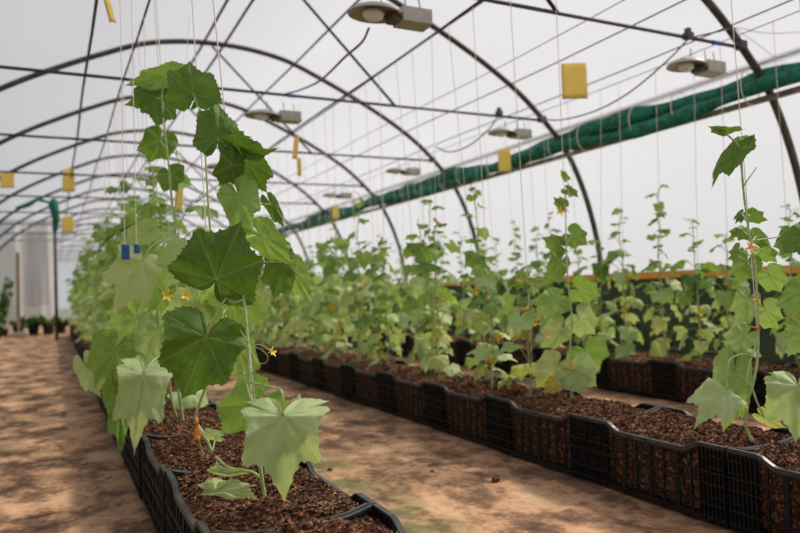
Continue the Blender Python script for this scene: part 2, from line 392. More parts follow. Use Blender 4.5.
card(7, 180, 9.5, 14, 16, 'yellow sticky card at the left edge over the path')
card(299, 167, 5.0, 4.5, 18, 'narrow yellow sticky card seen edge on, lower of two pieces', sag=.03)
card(295.5, 148, 5.0, 5, 22, 'narrow pale yellow sticky card seen edge on, upper of two pieces', tilt=.12)
card(108, 10, 3.4, 6, 26, 'twisted yellow strip hanging at the top left', tilt=-.25, sag=.05)
card(178.5, 200, 3.6, 8, 26, 'yellow sticky card hanging among the near vine stems', tilt=.08)
card(125, 252, 2.5, 8, 15, 'blue sticky card among the left vines, larger of two', 'blue')
card(136.5, 249, 2.5, 6, 9, 'blue sticky card among the left vines, smaller of two', 'blue')

# ---------------------------------------------------------------- crates
CL, CW, CH = .594, .40, .235
def rimz(y):
    a = abs(y)
    if a > .205: return CH
    if a < .135: return CH-.027
    t = (a-.135)/.07; t = t*t*(3-2*t); return CH-.027+.027*t
def crate_parts():
    P = {}
    sides = []
    for s in (-1, 1):
        b = MB(); X = s*(CW/2-.004)
        ny = 44; ys = [-CL/2+CL*i/ny for i in range(ny+1)]
        def band(z0f, z1f, th, x=X, ya=-CL/2, yb=CL/2):
            yy = [y for y in ys if ya-1e-6 <= y <= yb+1e-6]; vs = []; fs = []
            for y in yy:
                z0, z1 = z0f(y), z1f(y)
                vs += [(x-th/2,y,z0),(x+th/2,y,z0),(x+th/2,y,z1),(x-th/2,y,z1)]
            for i in range(len(yy)-1):
                for k in range(4): fs.append((i*4+k, i*4+(k+1)%4, (i+1)*4+(k+1)%4, (i+1)*4+k))
            fs += [(0,1,2,3), tuple(4*(len(yy)-1)+k for k in (3,2,1,0))]; b.add(vs, fs)
        band(lambda y: 0, lambda y: .016, .008); band(lambda y: .012, lambda y: .017, .010, x=X+s*.004)
        band(lambda y: rimz(y)-.022, lambda y: rimz(y)-.004, .004)
        for z in (.050, .112, .148): band(lambda y: z, lambda y: z+.005, .010, x=X+s*.005)
        for e in (-1, 1):
            x2 = X
            b.box((X-s*.003, e*(CL/2-.048), .115), (.004, .094, .225))
            for k in range(7): b.box((X+s*.003, e*(CL/2-.006-k*.0145), .113), (.008, .0035, .222))
            for z in (.075, .165, .2): b.box((X+s*.004, e*(CL/2-.03), z), (.009, .05, .004))
        for y in (-.170,-.115,-.060,0,.060,.115,.170):
            wd = .016 if abs(y) in (.115, .0) else .006
            b.box((X+s*.001, y, (rimz(y)-.02)/2+.005), (.006, wd, rimz(y)-.03))
        sides.append(b)
    P['slatted_side'] = sides
    ends = []
    for e in (-1, 1):
        b = MB(); Y = e*(CL/2-.004)
        b.box((0, Y, .10), (CW-.012, .004, .20))
        for k in range(17): b.box((-CW/2+.02+k*.0225, Y+e*.002, .10), (.004, .007, .2))
        for z in (.06,.12,.17): b.box((0, Y+e*.001, z), (CW-.01, .007, .005))
        ends.append(b)
    P['end_panel'] = ends
    b = MB(); vs = []; fs = []; 
    loop = []
    ny = 44
    for i in range(ny+1): y = -CL/2+CL*i/ny; loop.append((CW/2, y, rimz(y), 1, 0))
    for i in range(1, 16):
        x = CW/2-CW*i/16; loop.append((x, CL/2, CH-.018*(1-min(1, (abs(x)/.17)**4)), 0, 1))
    for i in range(ny+1): y = CL/2-CL*i/ny; loop.append((-CW/2, y, rimz(y), -1, 0))
    for i in range(1, 16):
        x = -CW/2+CW*i/16; loop.append((x, -CL/2, CH-.018*(1-min(1, (abs(x)/.17)**4)), 0, -1))
    n = len(loop)
    for (x, y, z, nx, ny_) in loop:
        vs += [(x, y, z), (x-nx*.014, y-ny_*.014, z), (x-nx*.014, y-ny_*.014, z-.006), (x-nx*.003, y-ny_*.003, z-.006), (x-nx*.003, y-ny_*.003, z-.014), (x, y, z-.014)]
    for i in range(n):
        j = (i+1) % n
        for k in range(6): fs.append((i*6+k, i*6+(k+1)%6, j*6+(k+1)%6, j*6+k))
    b.add(vs, fs); P['rim'] = [b]
    b = MB(); b.box((0,0,.006), (CW-.02, CL-.02, .006)); P['base'] = [b]
    return P
CP = crate_parts()
crate0 = empty('plastic_crate')
for nm, bs in CP.items():
    for b_ in bs: b_.build(nm, M['rim'] if nm == 'rim' else M['black'], crate0)
far = MB(); far.v = []; 
for nm, bs in CP.items():
    for b_ in bs: far.add(b_.v, b_.f)
far_me = far.mesh('plastic_crate', M['black'])

def soil_mesh(seed, nx, ny, chips):
    r = random.Random(seed); hw, hl = CW/2-.012, CL/2-.012
    def h(x, y):
        e = min(1, (hw-abs(x))/.035); e2 = min(1, (hl-abs(y))/.03)
        q = mn.noise(Vector((x*7+seed*3.1, y*7, seed)))*.020 + mn.noise(Vector((x*24, y*24+seed, 1)))*.010 + mn.noise(Vector((x*70, y*70+seed, 2)))*.006
        mid = .012*(1-(x/hw)**2)
        return .206+mid*e2+q*(.35+.65*min(e, e2))+.008*(e2)-(.010*(1-e))
    mb = grid_mesh(-hw, hw, -hl, hl, nx, ny, h)
    # sides of the block
    top = lambda i, j: j*(nx+1)+i
    ring_ = [top(i,0) for i in range(nx+1)]+[top(nx,j) for j in range(1,ny+1)]+[top(i,ny) for i in range(nx-1,-1,-1)]+[top(0,j) for j in range(ny-1,0,-1)]
    b0 = len(mb.v); mb.v += [(mb.v[i][0]*.9, mb.v[i][1]*.95, .012) for i in ring_]; m = len(ring_)
    mb.f += [(ring_[k], b0+k, b0+(k+1)%m, ring_[(k+1)%m]) for k in range(m)]
    for _ in range(chips):
        x, y = r.uniform(-hw+.01, hw-.01), r.uniform(-hl, hl); z = h(x, max(-hl, min(hl, y)))+r.uniform(.0, .005)
        a, b_, c_ = r.uniform(.003,.011), r.uniform(.002,.005), r.uniform(.001,.003)
        rot = Matrix.Rotation(r.uniform(0, 6.3), 3, 'Z') @ Matrix.Rotation(r.uniform(-.7,.7), 3, 'X') @ Matrix.Rotation(r.uniform(-.6,.6), 3, 'Y')
        vs = [Vector((x,y,z)) + rot @ Vector((i*a*r.uniform(.6,1), j*b_*r.uniform(.6,1), k*c_)) for k in (-1,1) for j in (-1,1) for i in (-1,1)]
        mb.add(vs, [(0,2,3,1),(4,5,7,6),(0,1,5,4),(2,6,7,3),(0,4,6,2),(1,3,7,5)])
    return mb.mesh('potting_soil', M['soil'])
soil_near = {}
soil_far = [soil_mesh(100+i, 12, 18, 60) for i in range(3)]
ROWS = {'left': (.478, 1.517+.3-.6*1, 0), 'middle': (1.988, 1.4376-.3, 1), 'right': (3.63, 1.70, 2)}
WHICH = {'left': 'the left row', 'middle': 'the middle row', 'right': 'the right row'}
first = True
for rn, (X, Y0, ri) in ROWS.items():
    k = 0; y = Y0 - (.6 if rn == 'middle' else 0)
    while y < 16.2:
        near = y < (5.5 if rn != 'right' else 4.5)
        jx, jr = rnd.uniform(-.006,.006), rnd.uniform(-.008,.008)
        if near:
            o = crate0 if first else copy_tree(crate0)
            first = False
        else: o = link('plastic_crate', far_me)
        o.location = (X+jx, y, 0); o.rotation_euler = (0,0,jr)
        tag(o, f'black slatted plastic crate, {ordinal(k+1)} from the camera in {WHICH[rn]}', 'crate', 'black plastic crates in '+WHICH[rn])
        if y < 3.4: me = soil_mesh(k+ri*17, 60, 84, 2600 if y < 2.6 else 1300)
        elif y < 5.5: me = soil_mesh(k+ri*17, 28, 40, 400)
        else: me = soil_far[k % 3]
        s = link('potting_soil', me, loc=(X+jx, y, 0)); s.rotation_euler = (0,0,jr)
        tag(s, f'brown bark soil filling the {ordinal(k+1)} crate from the camera in {WHICH[rn]}', 'soil', 'bark soil in the crates', 'stuff')
        y += .6; k += 1

# ---------------------------------------------------------------- cucumber leaves
VA = [0, 45, 105, 150]
CTRL = [(0,1.0),(12,.86),(26,.80),(36,.85),(45,.93),(55,.85),(68,.78),(80,.76),(92,.79),(105,.84),(116,.76),(128,.67),(140,.60),(150,.56),(160,.46),(168,.30),(175,.12),(180,.05)]
CA, CR_ = zip(*CTRL)
def leaf_arrays(na, nr, seed, width=1.0, curl=.12, fold=.0, droop=.15, wave=.05, pucker=.06, lob=0., back=0.):
    """unit leaf: junction at the origin, tip at +Y 1, normal +Z. Returns verts (n,3), faces, vein"""
    r = np.random.RandomState(seed); th = -180+360*np.arange(na)/na
    base = np.interp(np.abs(th), CA, CR_)
    lobes = 1+.06*r.randn()*np.cos(np.radians(th)*2+r.rand()*6)+.05*np.sin(np.radians(th)*3+r.rand()*6)
    teeth = 1+.035*np.where((np.arange(na) % max(2, na//36)) == 0, 1, -.4) if na >= 48 else 1
    base = np.where(np.abs(th) < 120, base**(1+lob), base)
    edge = base*lobes*teeth; edge[np.abs(th) > 174] = .05
    vs = [(0.,0.,0.)]; vein = [1.]; sd0 = seed*1.7
    va = np.array([s*a for a in VA for s in (1,-1)])
    dv = np.min(np.abs(((th[:,None]-va[None]+180) % 360)-180), axis=1)
    # position between neighbouring veins
    sv = np.sort(np.concatenate([np.unique(va), [-180,180]])); pk = np.zeros(na)
    for i, t in enumerate(th):
        j = min(max(np.searchsorted(sv, t, 'right')-1, 0), len(sv)-2); pk[i] = math.sin(PI*(t-sv[j])/(sv[j+1]-sv[j]))
    p1, p2 = r.rand()*6, r.rand()*6
    for j in range(1, nr+1):
        q = (j/nr)**.85
        e = edge*q; t = np.radians(th)
        x = e*np.sin(t)*width/1.05; y = e*np.cos(t); rr = q*edge
        z = -curl*(rr**2)*1.0 + pucker*pk*q*(1-.3*q) - fold*np.abs(x)*-1 - droop*np.clip(y, 0, 9)**2*.6 + wave*q*q*np.sin(3*t+p1)+wave*.5*q**3*np.sin(9*t+p2) + nz_(x, y, sd0)
        if back: ng = y < 0; z = z - back*np.abs(y)*ng; y = np.where(ng, y*(1-.62*back), y)
        dm = np.radians(dv)*rr
        if na >= 100:
            vn = np.clip(1-dm/.022, 0, 1)*(1-.4*q)
            side = np.abs(((rr*7.5-dm*5) % 1)-.5)*2; vn = np.maximum(vn, np.clip((side-.82)*5, 0, .28)*(dm < .5))
        else: vn = np.clip(1-dm/.06, 0, 1)*.8
        vs += list(zip(x, y, z)); vein += list(vn)
    fs = [(0, 1+k, 1+(k+1) % na) for k in range(na)]
    fs = [(a, c, b) for a, b, c in fs]
    for j in range(nr-1):
        for k in range(na):
            a, b = 1+j*na+k, 1+j*na+(k+1) % na; fs.append((a, b, b+na, a+na))
    # keep normals +Z: theta runs clockwise (x=sin), so order for up-facing
    fs = [tuple(f) for f in fs]
    return np.array(vs), fs, vein
def nz_(x, y, s0): return np.array([.045*mn.noise(Vector((a*3.2+s0, b*3.2, s0)))+.022*mn.noise(Vector((a*9, b*9+s0, 2))) for a, b in zip(x, y)])*np.minimum(1, np.hypot(x, y)*3)
_lib = {}
def lib(kind, i):
    if (kind, i) not in _lib:
        r = random.Random(i*7+3)
        if kind == 'lo': _lib[kind, i] = leaf_arrays(24, 3, i, 1.0, r.uniform(.05,.25), r.uniform(-.25,.1), r.uniform(.05,.35), .08, .08, r.uniform(0,1.3), r.choice([0,.4,.8]))
        else: _lib[kind, i] = leaf_arrays(48, 6, i, 1.0, r.uniform(.05,.25), r.uniform(-.25,.1), r.uniform(.05,.35), .08, .08, r.uniform(0,1.3), r.choice([0,.4,.8]))
    return _lib[kind, i]
def place(mb, arr, J, Yd, N, size, width=1.0, tone=.4):
    vs, fs, vein = arr; Yd = Yd.normalized(); N = (N-Yd*N.dot(Yd)).normalized(); X = Yd.cross(N)
    B = np.array([X*size*width, Yd*size, N*size])
    P = vs @ B + np.array(J)
    mb.add([tuple(p) for p in P], fs, vein=vein, tone=[tone]*len(vs))

def flower_mb(s, seed=0, closed=False):
    b = MB(); r = random.Random(seed)
    for k in range(5):
        a = 2*PI*k/5+r.uniform(-.15,.15); o = (.35 if closed else 1.0)
        d = Vector((math.cos(a), math.sin(a), 0)); t = Vector((-d.y, d.x, 0))
        sec = [(0,.10,-.1),(.35,.30,.25),(.75,.34,.45),(1.05,.20,.55),(1.25,.02,.50 if not closed else 1.1)]
        vs, fs = [], []
        for (q, w_, z) in sec:
            c = d*q*o; zz = z if not closed else q*1.3
            vs += [c-t*w_*.8+Vector((0,0,zz+.08)), c+Vector((0,0,zz)), c+t*w_*.8+Vector((0,0,zz+.08))]
        for i in range(4): fs += [(i*3,i*3+1,i*3+4,i*3+3), (i*3+1,i*3+2,i*3+5,i*3+4)]
        b.add([v*s for v in vs], fs)
    b.tube([(0,0,-.75*s),(0,0,-.3*s),(0,0,.05*s)], [.10*s,.16*s,.2*s], 6)
    return b
FL = flower_mb(.017, 1).mesh('flower', M['flower'], True)
FLC = flower_mb(.015, 2, True).mesh('flower', M['wilt'], True)

def tendril_pts(p, d, L, r):
    pts = []; n = 26
    a = Vector((d.y, -d.x, 0)); a = a.normalized() if a.length > .01 else Vector((1,0,0))
    for i in range(n):
        t = i/(n-1); c = .012*(max(0, t-.35)/.65)
        pts.append(p + d*(L*t) + a*c*math.sin(t*26) + Vector((0,0,1))*c*math.cos(t*26) - Vector((0,0,.25*L*t*t)))
    return pts

# generic vines: a few builds, copied along the rows
def make_vine(seed, H, full, leaf, gap=.065, res='lo', low=.2, spread=.15, thin=0.0):
    """H height above the soil; below `full` the leaves are large and dense, above it small and sparse"""
    r = random.Random(seed); root = empty('cucumber_vine')
    n = int(H/.05); pts = []; x = y = 0
    for i in range(n+1):
        z = -.03+(H+.03)*i/n
        x += r.uniform(-.010,.010)-x*.12; y += r.uniform(-.010,.010)-y*.12; pts.append(Vector((x, y, z)))
    if thin: pts[-1] += Vector((r.uniform(-.04,.04), r.uniform(-.04,.04), -.02)); pts[-2] += Vector((r.uniform(-.02,.02), r.uniform(-.02,.02), 0))
    sp = spline(pts, 2); b = MB(); b.tube(sp, [.0052*(1-.55*i/len(sp)) for i in range(len(sp))], 6)
    fol = MB(); tens = []; z = .05; az = r.uniform(0, 6.3); fl = []
    while z < H:
        az += 2.4+r.uniform(-.5,.5)
        p = pts[min(n, int((z+.03)/(H+.03)*n))]
        f = z/full if full > 0 else 2
        big = z < full
        s = leaf*(r.uniform(.75,1.15) if big else r.uniform(.45,.95))*(1-.25*max(0, z/H-.7)/.3)
        L = (spread*r.uniform(.6,1.2) if big else .045*r.uniform(.6,1.5))
        d = Vector((math.cos(az), math.sin(az), 0))
        e = p + d*L*.75 + Vector((0,0,L*r.uniform(.35,.8)))
        if e.z > z+.1: e.z = z+.1
        m = p*.5+e*.5 + Vector((0,0,L*.18)); b.tube(spline([p, m, e], 4), .0026 if big else .0018, 5)
        dn = r.uniform(.25,1.3) if big else r.uniform(-.3,.9)
        Yd = d*math.cos(dn) + Vector((0,0,-math.sin(dn))) + Vector((r.uniform(-.3,.3), r.uniform(-.3,.3), 0))
        Nn = Vector((d.x*.5+r.uniform(-.4,.4), d.y*.5+r.uniform(-.4,.4), 1))
        if z < .28: tone = r.choice([.58,.66,.74,.76,.8,.84,.9])
        elif z < full*.75: tone = r.choice([.36,.45,.54,.62,.68,.74,.78])
        else: tone = r.uniform(.2,.5)
        place(fol, lib(res, r.randrange(10)), e, Yd, Nn, s*.62, r.uniform(.85,1.1), tone)
        if len(tens) < 5 and r.random() < .35: tens.append(MB()); tens[-1].tube(tendril_pts(p, Vector((math.cos(az+1.5), math.sin(az+1.5), .3))*1.0, r.uniform(.05,.12), r), .0015, 4)
        if r.random() < (.30 if z > .12 else 0): fl.append((p+Vector((math.cos(az-1)*.03, math.sin(az-1)*.03, .02)), r.random() < .25))
        z += (gap if big else gap*1.3)*r.uniform(.75,1.25)*(1 if big or not thin else 1.0)
    b.build('stem', M['stem_far'], root, True)
    fol.build('foliage', M['leaf'], root, True)
    for q in tens: q.build('tendril', M['stem'], root, True)
    for q, c in fl[:4]:
        o = link('flower', FLC if c else FL, root, q); o.rotation_euler = (r.uniform(-1.6,1.6), r.uniform(-1.2,1.2), 0)
        o.scale = (1.6,)*3
    return root
tw = {}
def vine_at(proto, used, X, Y, rz, sc, label, group):
    if proto.name not in used: used.add(proto.name); o = proto
    else: o = copy_tree(proto)
    o.location = (X, Y, .21); o.rotation_euler = (0,0,rz); o.scale = (sc, sc, sc)
    tag(o, label, 'plant', group)
used = set()
twm = MB(); twm.tube([(0,0,0),(0,0,1)], .0016, 6); twine_me = twm.mesh('support_twine', M['twine'])
def twine(p0, p1, label, r=1.0):
    p0, p1 = Vector(p0), Vector(p1); b = MB()
    o = link('support_twine', twine_me, loc=p0); d = p1-p0
    o.rotation_mode = 'QUATERNION'; o.rotation_quaternion = d.to_track_quat('Z', 'Y'); o.scale = (r, r, d.length)
    tag(o, label, 'twine', 'twines hanging from the trellis wires')
WX = {'left': .43, 'middle': 1.93, 'right': 3.64}
PL = {'left': [make_vine(20+i, H, fu, .185, .062, low=.2, spread=.16) for i, (H, fu) in enumerate(((1.28,.95),(1.10,.8),(1.40,1.05),(.95,.75),(1.2,.9)))],
      'middle': [make_vine(40+i, H, fu, .150, .040, spread=.13, thin=1) for i, (H, fu) in enumerate(((.80,.46),(.66,.46),(.94,.40),(.58,.44),(.72,.50),(1.0,.78),(1.15,.74),(.95,.76),(1.25,.76),(1.05,.84),(.9,.80)))],
      'right': [make_vine(60+i, H, fu, .145, .038, spread=.12, thin=1) for i, (H, fu) in enumerate(((.88,.56),(.76,.58),(1.02,.50),(.66,.54),(.92,.56),(1.0,.66),(1.1,.60),(.85,.64),(1.2,.66)))]}
START = {'left': 3.35, 'middle': 2.62, 'right': 1.95}
last = {}
for rn, (X, Y0, ri) in ROWS.items():
    y = START[rn]; k = 0
    while y < 16.2:
        pr = PL[rn]; nn = {'left': 0, 'middle': 5, 'right': 5}[rn]
        j = rnd.randrange(nn) if nn and y < 2.9 else rnd.randrange(nn, len(pr))
        if last.get(rn) == j: j = j-1 if j > (nn if y >= 2.9 else 0) else j+1
        last[rn] = j
        yy = y+rnd.uniform(-.05,.05); xx = X+rnd.uniform(-.09,.09)
        vine_at(pr[j], used, xx, yy, rnd.uniform(0,6.3), rnd.uniform(.9,1.08),
                f'cucumber vine in {WHICH[rn]}, {ordinal(k+1)} from the camera among the blurred ones', 'cucumber vines in '+WHICH[rn])
        twine((xx, yy, .25), (WX[rn], yy+rnd.uniform(-.05,.05), 2.176), f'cream twine over {WHICH[rn]}, above its {ordinal(k+1)} blurred vine from the camera')
        y += (.285 if y < 8 else .36) if rn != 'middle' else (.25 if y < 8 else .34); k += 1
for i, p in enumerate(sum(PL.values(), [])):
    if p.name not in used:
        for c in list(p.children): bpy.data.objects.remove(c)
        bpy.data.objects.remove(p)

# ---------------------------------------------------------------- near vines, leaf by leaf
HERO = [0]
def hero_leaf(root, J, T, wpx, tone, roll=0, pet=None, curl=.15, fold=0., droop=.15, wave=.05, res=144, petr=.0022, name='leaf', lob=.15, back=0.):
    """J, T = (x, y, depth) of the leaf's stalk joint and its tip; pet = points of its stalk"""
    HERO[0] += 1; sd_ = HERO[0]*13+5
    j, t = atd(*J), atd(*T); Yd = t-j; L = Yd.length; Yd.normalize()
    view = (EYE-(j+t)/2).normalized()
    N = (view-Yd*view.dot(Yd)).normalized(); N = Matrix.Rotation(R(roll), 3, Yd) @ N
    wd = wpx*J[2]/FPX
    arr = leaf_arrays(res, 12 if res > 100 else 7, sd_, 1.0, curl, fold, droop, wave, .08, lob, back)
    mb = MB(); base = root.location
    place(mb, arr, j-base, Yd, N, L, (wd/L)/1.40, tone)
    o = mb.build(name, M['leaf'], root, True)
    if pet:
        pp = [atd(*q)-base for q in pet]+[j-base]
        b = MB(); sp = spline(pp, 6); b.tube(sp, petr, 7); b.build('petiole', M['stem'], o, True)
    return o
def hero_stem(root, pts, r0, r1, name='stem', m='stem'):
    P = [atd(*q)-root.location for q in pts]; sp = spline(P, 8); n = len(sp)
    b = MB(); b.tube(sp, [(r0+(r1-r0)*i/n)*(1+.10*math.sin(i*1.7)) for i in range(n)], 8); return b.build(name, M[m], root, True)
def hero_tendril(root, pts, r=.001):
    P = [atd(*q)-root.location for q in pts]; b = MB(); b.tube(spline(P, 8), r, 5); b.build('tendril', M['stem'], root, True)
def hero_flower(root, q, closed=False, s=1.0, rot=(0,0,0)):
    o = link('flower', FLC if closed else FL, root, atd(*q)-root.location); o.rotation_euler = rot; o.scale = (s,)*3

# P1: the nearest vine
p1 = empty('cucumber_vine', (.468, 1.74, .215)); tag(p1, 'nearest cucumber vine with large sharp leaves in the left crate row', 'plant', 'cucumber vines in the left row')
hero_stem(p1, [(266,506,1.76),(262,480,1.76),(257,440,1.77),(250,390,1.78),(248,345,1.79),(244,300,1.81),(237,255,1.85),(229,215,1.88),(225,180,1.9),(221,140,1.92),(218,112,1.93)], .0052, .0026)
hero_stem(p1, [(216,457,1.85),(226,466,1.84),(240,470,1.82),(252,472,1.80),(261,478,1.77)], .0035, .004, 'side_shoot')
hero_leaf(p1, (283,416,1.66), (281,501,1.62), 98, .75, 6, [(251,383,1.77),(262,385,1.73),(276,388,1.68),(282,393,1.66)], curl=.10, droop=.25, wave=.07, petr=.0028, lob=1.1, back=.85)
hero_leaf(p1, (257,402,1.84), (221,437,1.86), 56, .44, -15, [(250,384,1.78),(253,392,1.8)], curl=.1, droop=.1)
hero_leaf(p1, (297,413,1.78), (301,393,1.80), 16, .66, 20, [(285,412,1.76)], res=96)
hero_leaf(p1, (206,337,1.80), (184,398,1.80), 82, .27, -8, [(243,290,1.82),(232,292,1.81),(222,304,1.8),(214,320,1.79)], curl=.08, droop=.08, petr=.003, back=.45, wave=.08)
hero_leaf(p1, (216,279,1.77), (241,224,1.77), 84, .17, 6, [(243,300,1.81),(232,302,1.81),(221,292,1.82)], curl=.06, droop=.05, fold=.05, petr=.003, back=.45, wave=.09)
hero_leaf(p1, (246,160,1.90), (267,197,1.92), 36, .25, 15, [(224,176,1.9),(234,166,1.9)])
hero_leaf(p1, (232,164,1.88), (221,188,1.88), 28, .22, -20, [(224,178,1.9)], res=96)
hero_leaf(p1, (239,148,1.89), (273,156,1.87), 22, .22, 50, [(222,145,1.91),(230,147,1.9)])
hero_leaf(p1, (218,139,1.90), (221,101,1.92), 46, .25, 10, [(222,150,1.91)])
hero_leaf(p1, (234,136,1.92), (250,139,1.90), 14, .25, 30, [(222,140,1.91)], res=96)
hero_leaf(p1, (238,195,1.88), (252,229,1.86), 38, .52, 0, [(227,200,1.89)])
hero_leaf(p1, (271,204,1.95), (284,226,1.95), 14, .30, -10, [(250,200,1.95),(230,206,1.9)], res=96)
hero_leaf(p1, (262,236,1.95), (290,266,1.97), 32, .50, 15, [(240,240,1.86),(252,236,1.9)])
hero_leaf(p1, (281,262,2.0), (276,298,1.98), 34, .30, -12, [(246,262,1.9)])
hero_leaf(p1, (292,270,2.1), (311,306,2.12), 26, .55, 12, [(262,262,2.0)])
hero_leaf(p1, (214,492,1.80), (256,494,1.69), 40, .84, -42, [(232,478,1.82),(222,486,1.8)], curl=.1, petr=.002)
hero_leaf(p1, (216,436,1.95), (198,433,1.95), 12, .74, -30, [(212,452,1.9)], res=96)
hero_leaf(p1, (222,472,1.83), (252,474,1.80), 9, .85, 30, [(216,462,1.84)], res=96)
hero_flower(p1, (271,352,1.72), False, .72, (R(75),0,R(40)))
hero_tendril(p1, [(248,338,1.79),(252,352,1.76),(258,362,1.75),(265,363,1.74),(268,357,1.73),(262,350,1.74),(255,347,1.75)], .0010)
hero_tendril(p1, [(240,330,1.79),(250,343,1.77),(262,345,1.75),(268,349,1.73),(271,352,1.72)], .0013)
hero_tendril(p1, [(249,375,1.79),(240,371,1.78),(236,378,1.78),(243,380,1.77),(252,382,1.76),(262,388,1.75),(266,396,1.75)], .0011)
hero_stem(p1, [(243,372,1.79),(250,396,1.76),(256,412,1.74),(260,420,1.74)], .0022, .0016, 'side_shoot')
twine(atd(262,470,1.77), atd(213,0,2.02), 'cream twine carrying the nearest cucumber vine in the left row', 1.15)
# P2
p2 = empty('cucumber_vine', atz(203,440,.215)); tag(p2, 'second nearest vine in the left row, with the topmost broad leaf', 'plant', 'cucumber vines in the left row')
hero_stem(p2, [(213,458,2.26),(207,440,2.26),(196,420,2.28),(200,402,2.28),(212,370,2.26),(222,330,2.25),(220,290,2.25),(212,245,2.25),(208,200,2.25),(205,150,2.26),(202,118,2.27)], .0055, .0026)
hero_leaf(p2, (193,94,2.27), (190,60,2.27), 50, .27, 5, [(205,128,2.26),(200,112,2.26)], curl=.05)
hero_leaf(p2, (196,96,2.30), (208,78,2.34), 18, .27, 30, [(204,118,2.26)], res=96)
hero_flower(p2, (197,424,2.1), True, 1.9, (R(178),0,0))
hero_stem(p2, [(206,462,2.2),(200,446,2.16),(197,432,2.12)], .003, .0035, 'side_shoot')
hero_leaf(p2, (222,250,2.28), (196,262,2.3), 26, .6, 20, [(214,250,2.25)])
hero_leaf(p2, (232,300,2.35), (262,330,2.4), 50, .52, 20, [(222,315,2.26)])
hero_leaf(p2, (195,308,2.36), (170,340,2.38), 48, .66, -12, [(220,300,2.26)])
hero_leaf(p2, (238,350,2.40), (246,385,2.42), 38, .55, 12, [(218,350,2.26)])
hero_leaf(p2, (240,270,2.45), (262,292,2.5), 40, .5, -15, [(218,285,2.26)])
hero_flower(p2, (226,318,2.2), True, 1.0, (R(160),0,0)); hero_flower(p2, (186,296,2.3), False, 1.0, (R(70),0,0))
hero_tendril(p2, [(208,196,2.25),(202,198,2.25),(196,203,2.24),(200,193,2.25),(188,181,2.25)], .0013)
twine(atd(208,262,2.25), atd(192,0,2.4), 'cream twine carrying the second nearest vine in the left row', 1.15)
# P3
p3 = empty('cucumber_vine', atz(183,419,.215)); tag(p3, 'third nearest vine in the left row, two drooping dark leaves at its top', 'plant', 'cucumber vines in the left row')
hero_stem(p3, [(183,422,2.78),(180,400,2.76),(174,360,2.72),(180,310,2.68),(175,280,2.66),(176,240,2.64),(172,200,2.62),(167,150,2.6),(163,118,2.6)], .0060, .003)
hero_stem(p3, [(177,418,2.86),(171,396,2.82),(168,350,2.76),(172,320,2.72)], .0050, .005, 'side_shoot')
hero_leaf(p3, (169,77,2.62), (127,83,2.55), 24, .50, 15, [(163,116,2.6),(162,92,2.6)], fold=.2)
hero_leaf(p3, (156,97,2.60), (158,124,2.58), 38, .26, -8, [(163,114,2.6),(163,102,2.6)])
hero_leaf(p3, (150,98,2.62), (127,107,2.6), 16, .24, -20, [(162,108,2.6)], res=96)
hero_leaf(p3, (160,140,2.66), (150,164,2.66), 32, .34, -10, [(167,150,2.6)], res=96)
hero_leaf(p3, (170,174,2.66), (176,192,2.66), 26, .28, 15, [(171,190,2.62)], res=96)
hero_leaf(p3, (143,261,2.50), (116,311,2.46), 62, .78, -8, [(176,246,2.64),(166,240,2.58),(152,246,2.52)], petr=.0035, lob=1.0, back=.9)
hero_leaf(p3, (148,231,2.58), (126,244,2.55), 26, .66, -25, [(177,236,2.64),(164,226,2.6),(155,226,2.58)])
hero_leaf(p3, (182,256,2.58), (163,288,2.56), 40, .66, 10, [(177,244,2.64)])
hero_leaf(p3, (144,374,2.46), (132,456,2.40), 60, .74, 5, [(172,352,2.7),(160,356,2.6),(150,364,2.5)], curl=.12, droop=.3, petr=.0035, lob=1.1, back=.9)
hero_leaf(p3, (118,398,2.58), (124,454,2.55), 24, .45, -25, [(140,385,2.6)])
hero_leaf(p3, (115,350,2.72), (97,389,2.70), 44, .50, -12, [(150,348,2.74),(130,344,2.74)])
hero_leaf(p3, (86,367,2.95), (98,398,2.92), 24, .74, 18, [(112,356,2.95)])
hero_leaf(p3, (160,330,2.68), (148,368,2.66), 44, .64, 12, [(173,330,2.7)])
hero_leaf(p3, (136,318,2.78), (112,345,2.76), 40, .60, -18, [(170,318,2.7),(150,312,2.74)])
hero_leaf(p3, (165,292,2.74), (152,322,2.74), 40, .50, -8, [(177,290,2.67)])
hero_flower(p3, (166,296,2.5), False, 1.3, (R(80),0,.4)); hero_flower(p3, (176,312,2.5), False, 1.1, (R(60),.3,0)); hero_flower(p3, (186,378,2.7), True, 1.1, (R(150),0,0))
hero_tendril(p3, [(176,248,2.64),(184,246,2.62),(190,252,2.6),(188,262,2.6),(184,270,2.6)], .0018)
hero_tendril(p3, [(168,352,2.7),(158,358,2.66),(152,352,2.64),(146,350,2.62)], .002)
twine(atd(172,215,2.62), atd(156,0,2.8), 'cream twine carrying the third nearest vine in the left row', 1.2)
for i, (xa, ya, xb, d) in enumerate(((222,200,213,2.6),(240,150,236,2.9),(205,260,196,3.0),(145,250,132,3.0))): pass
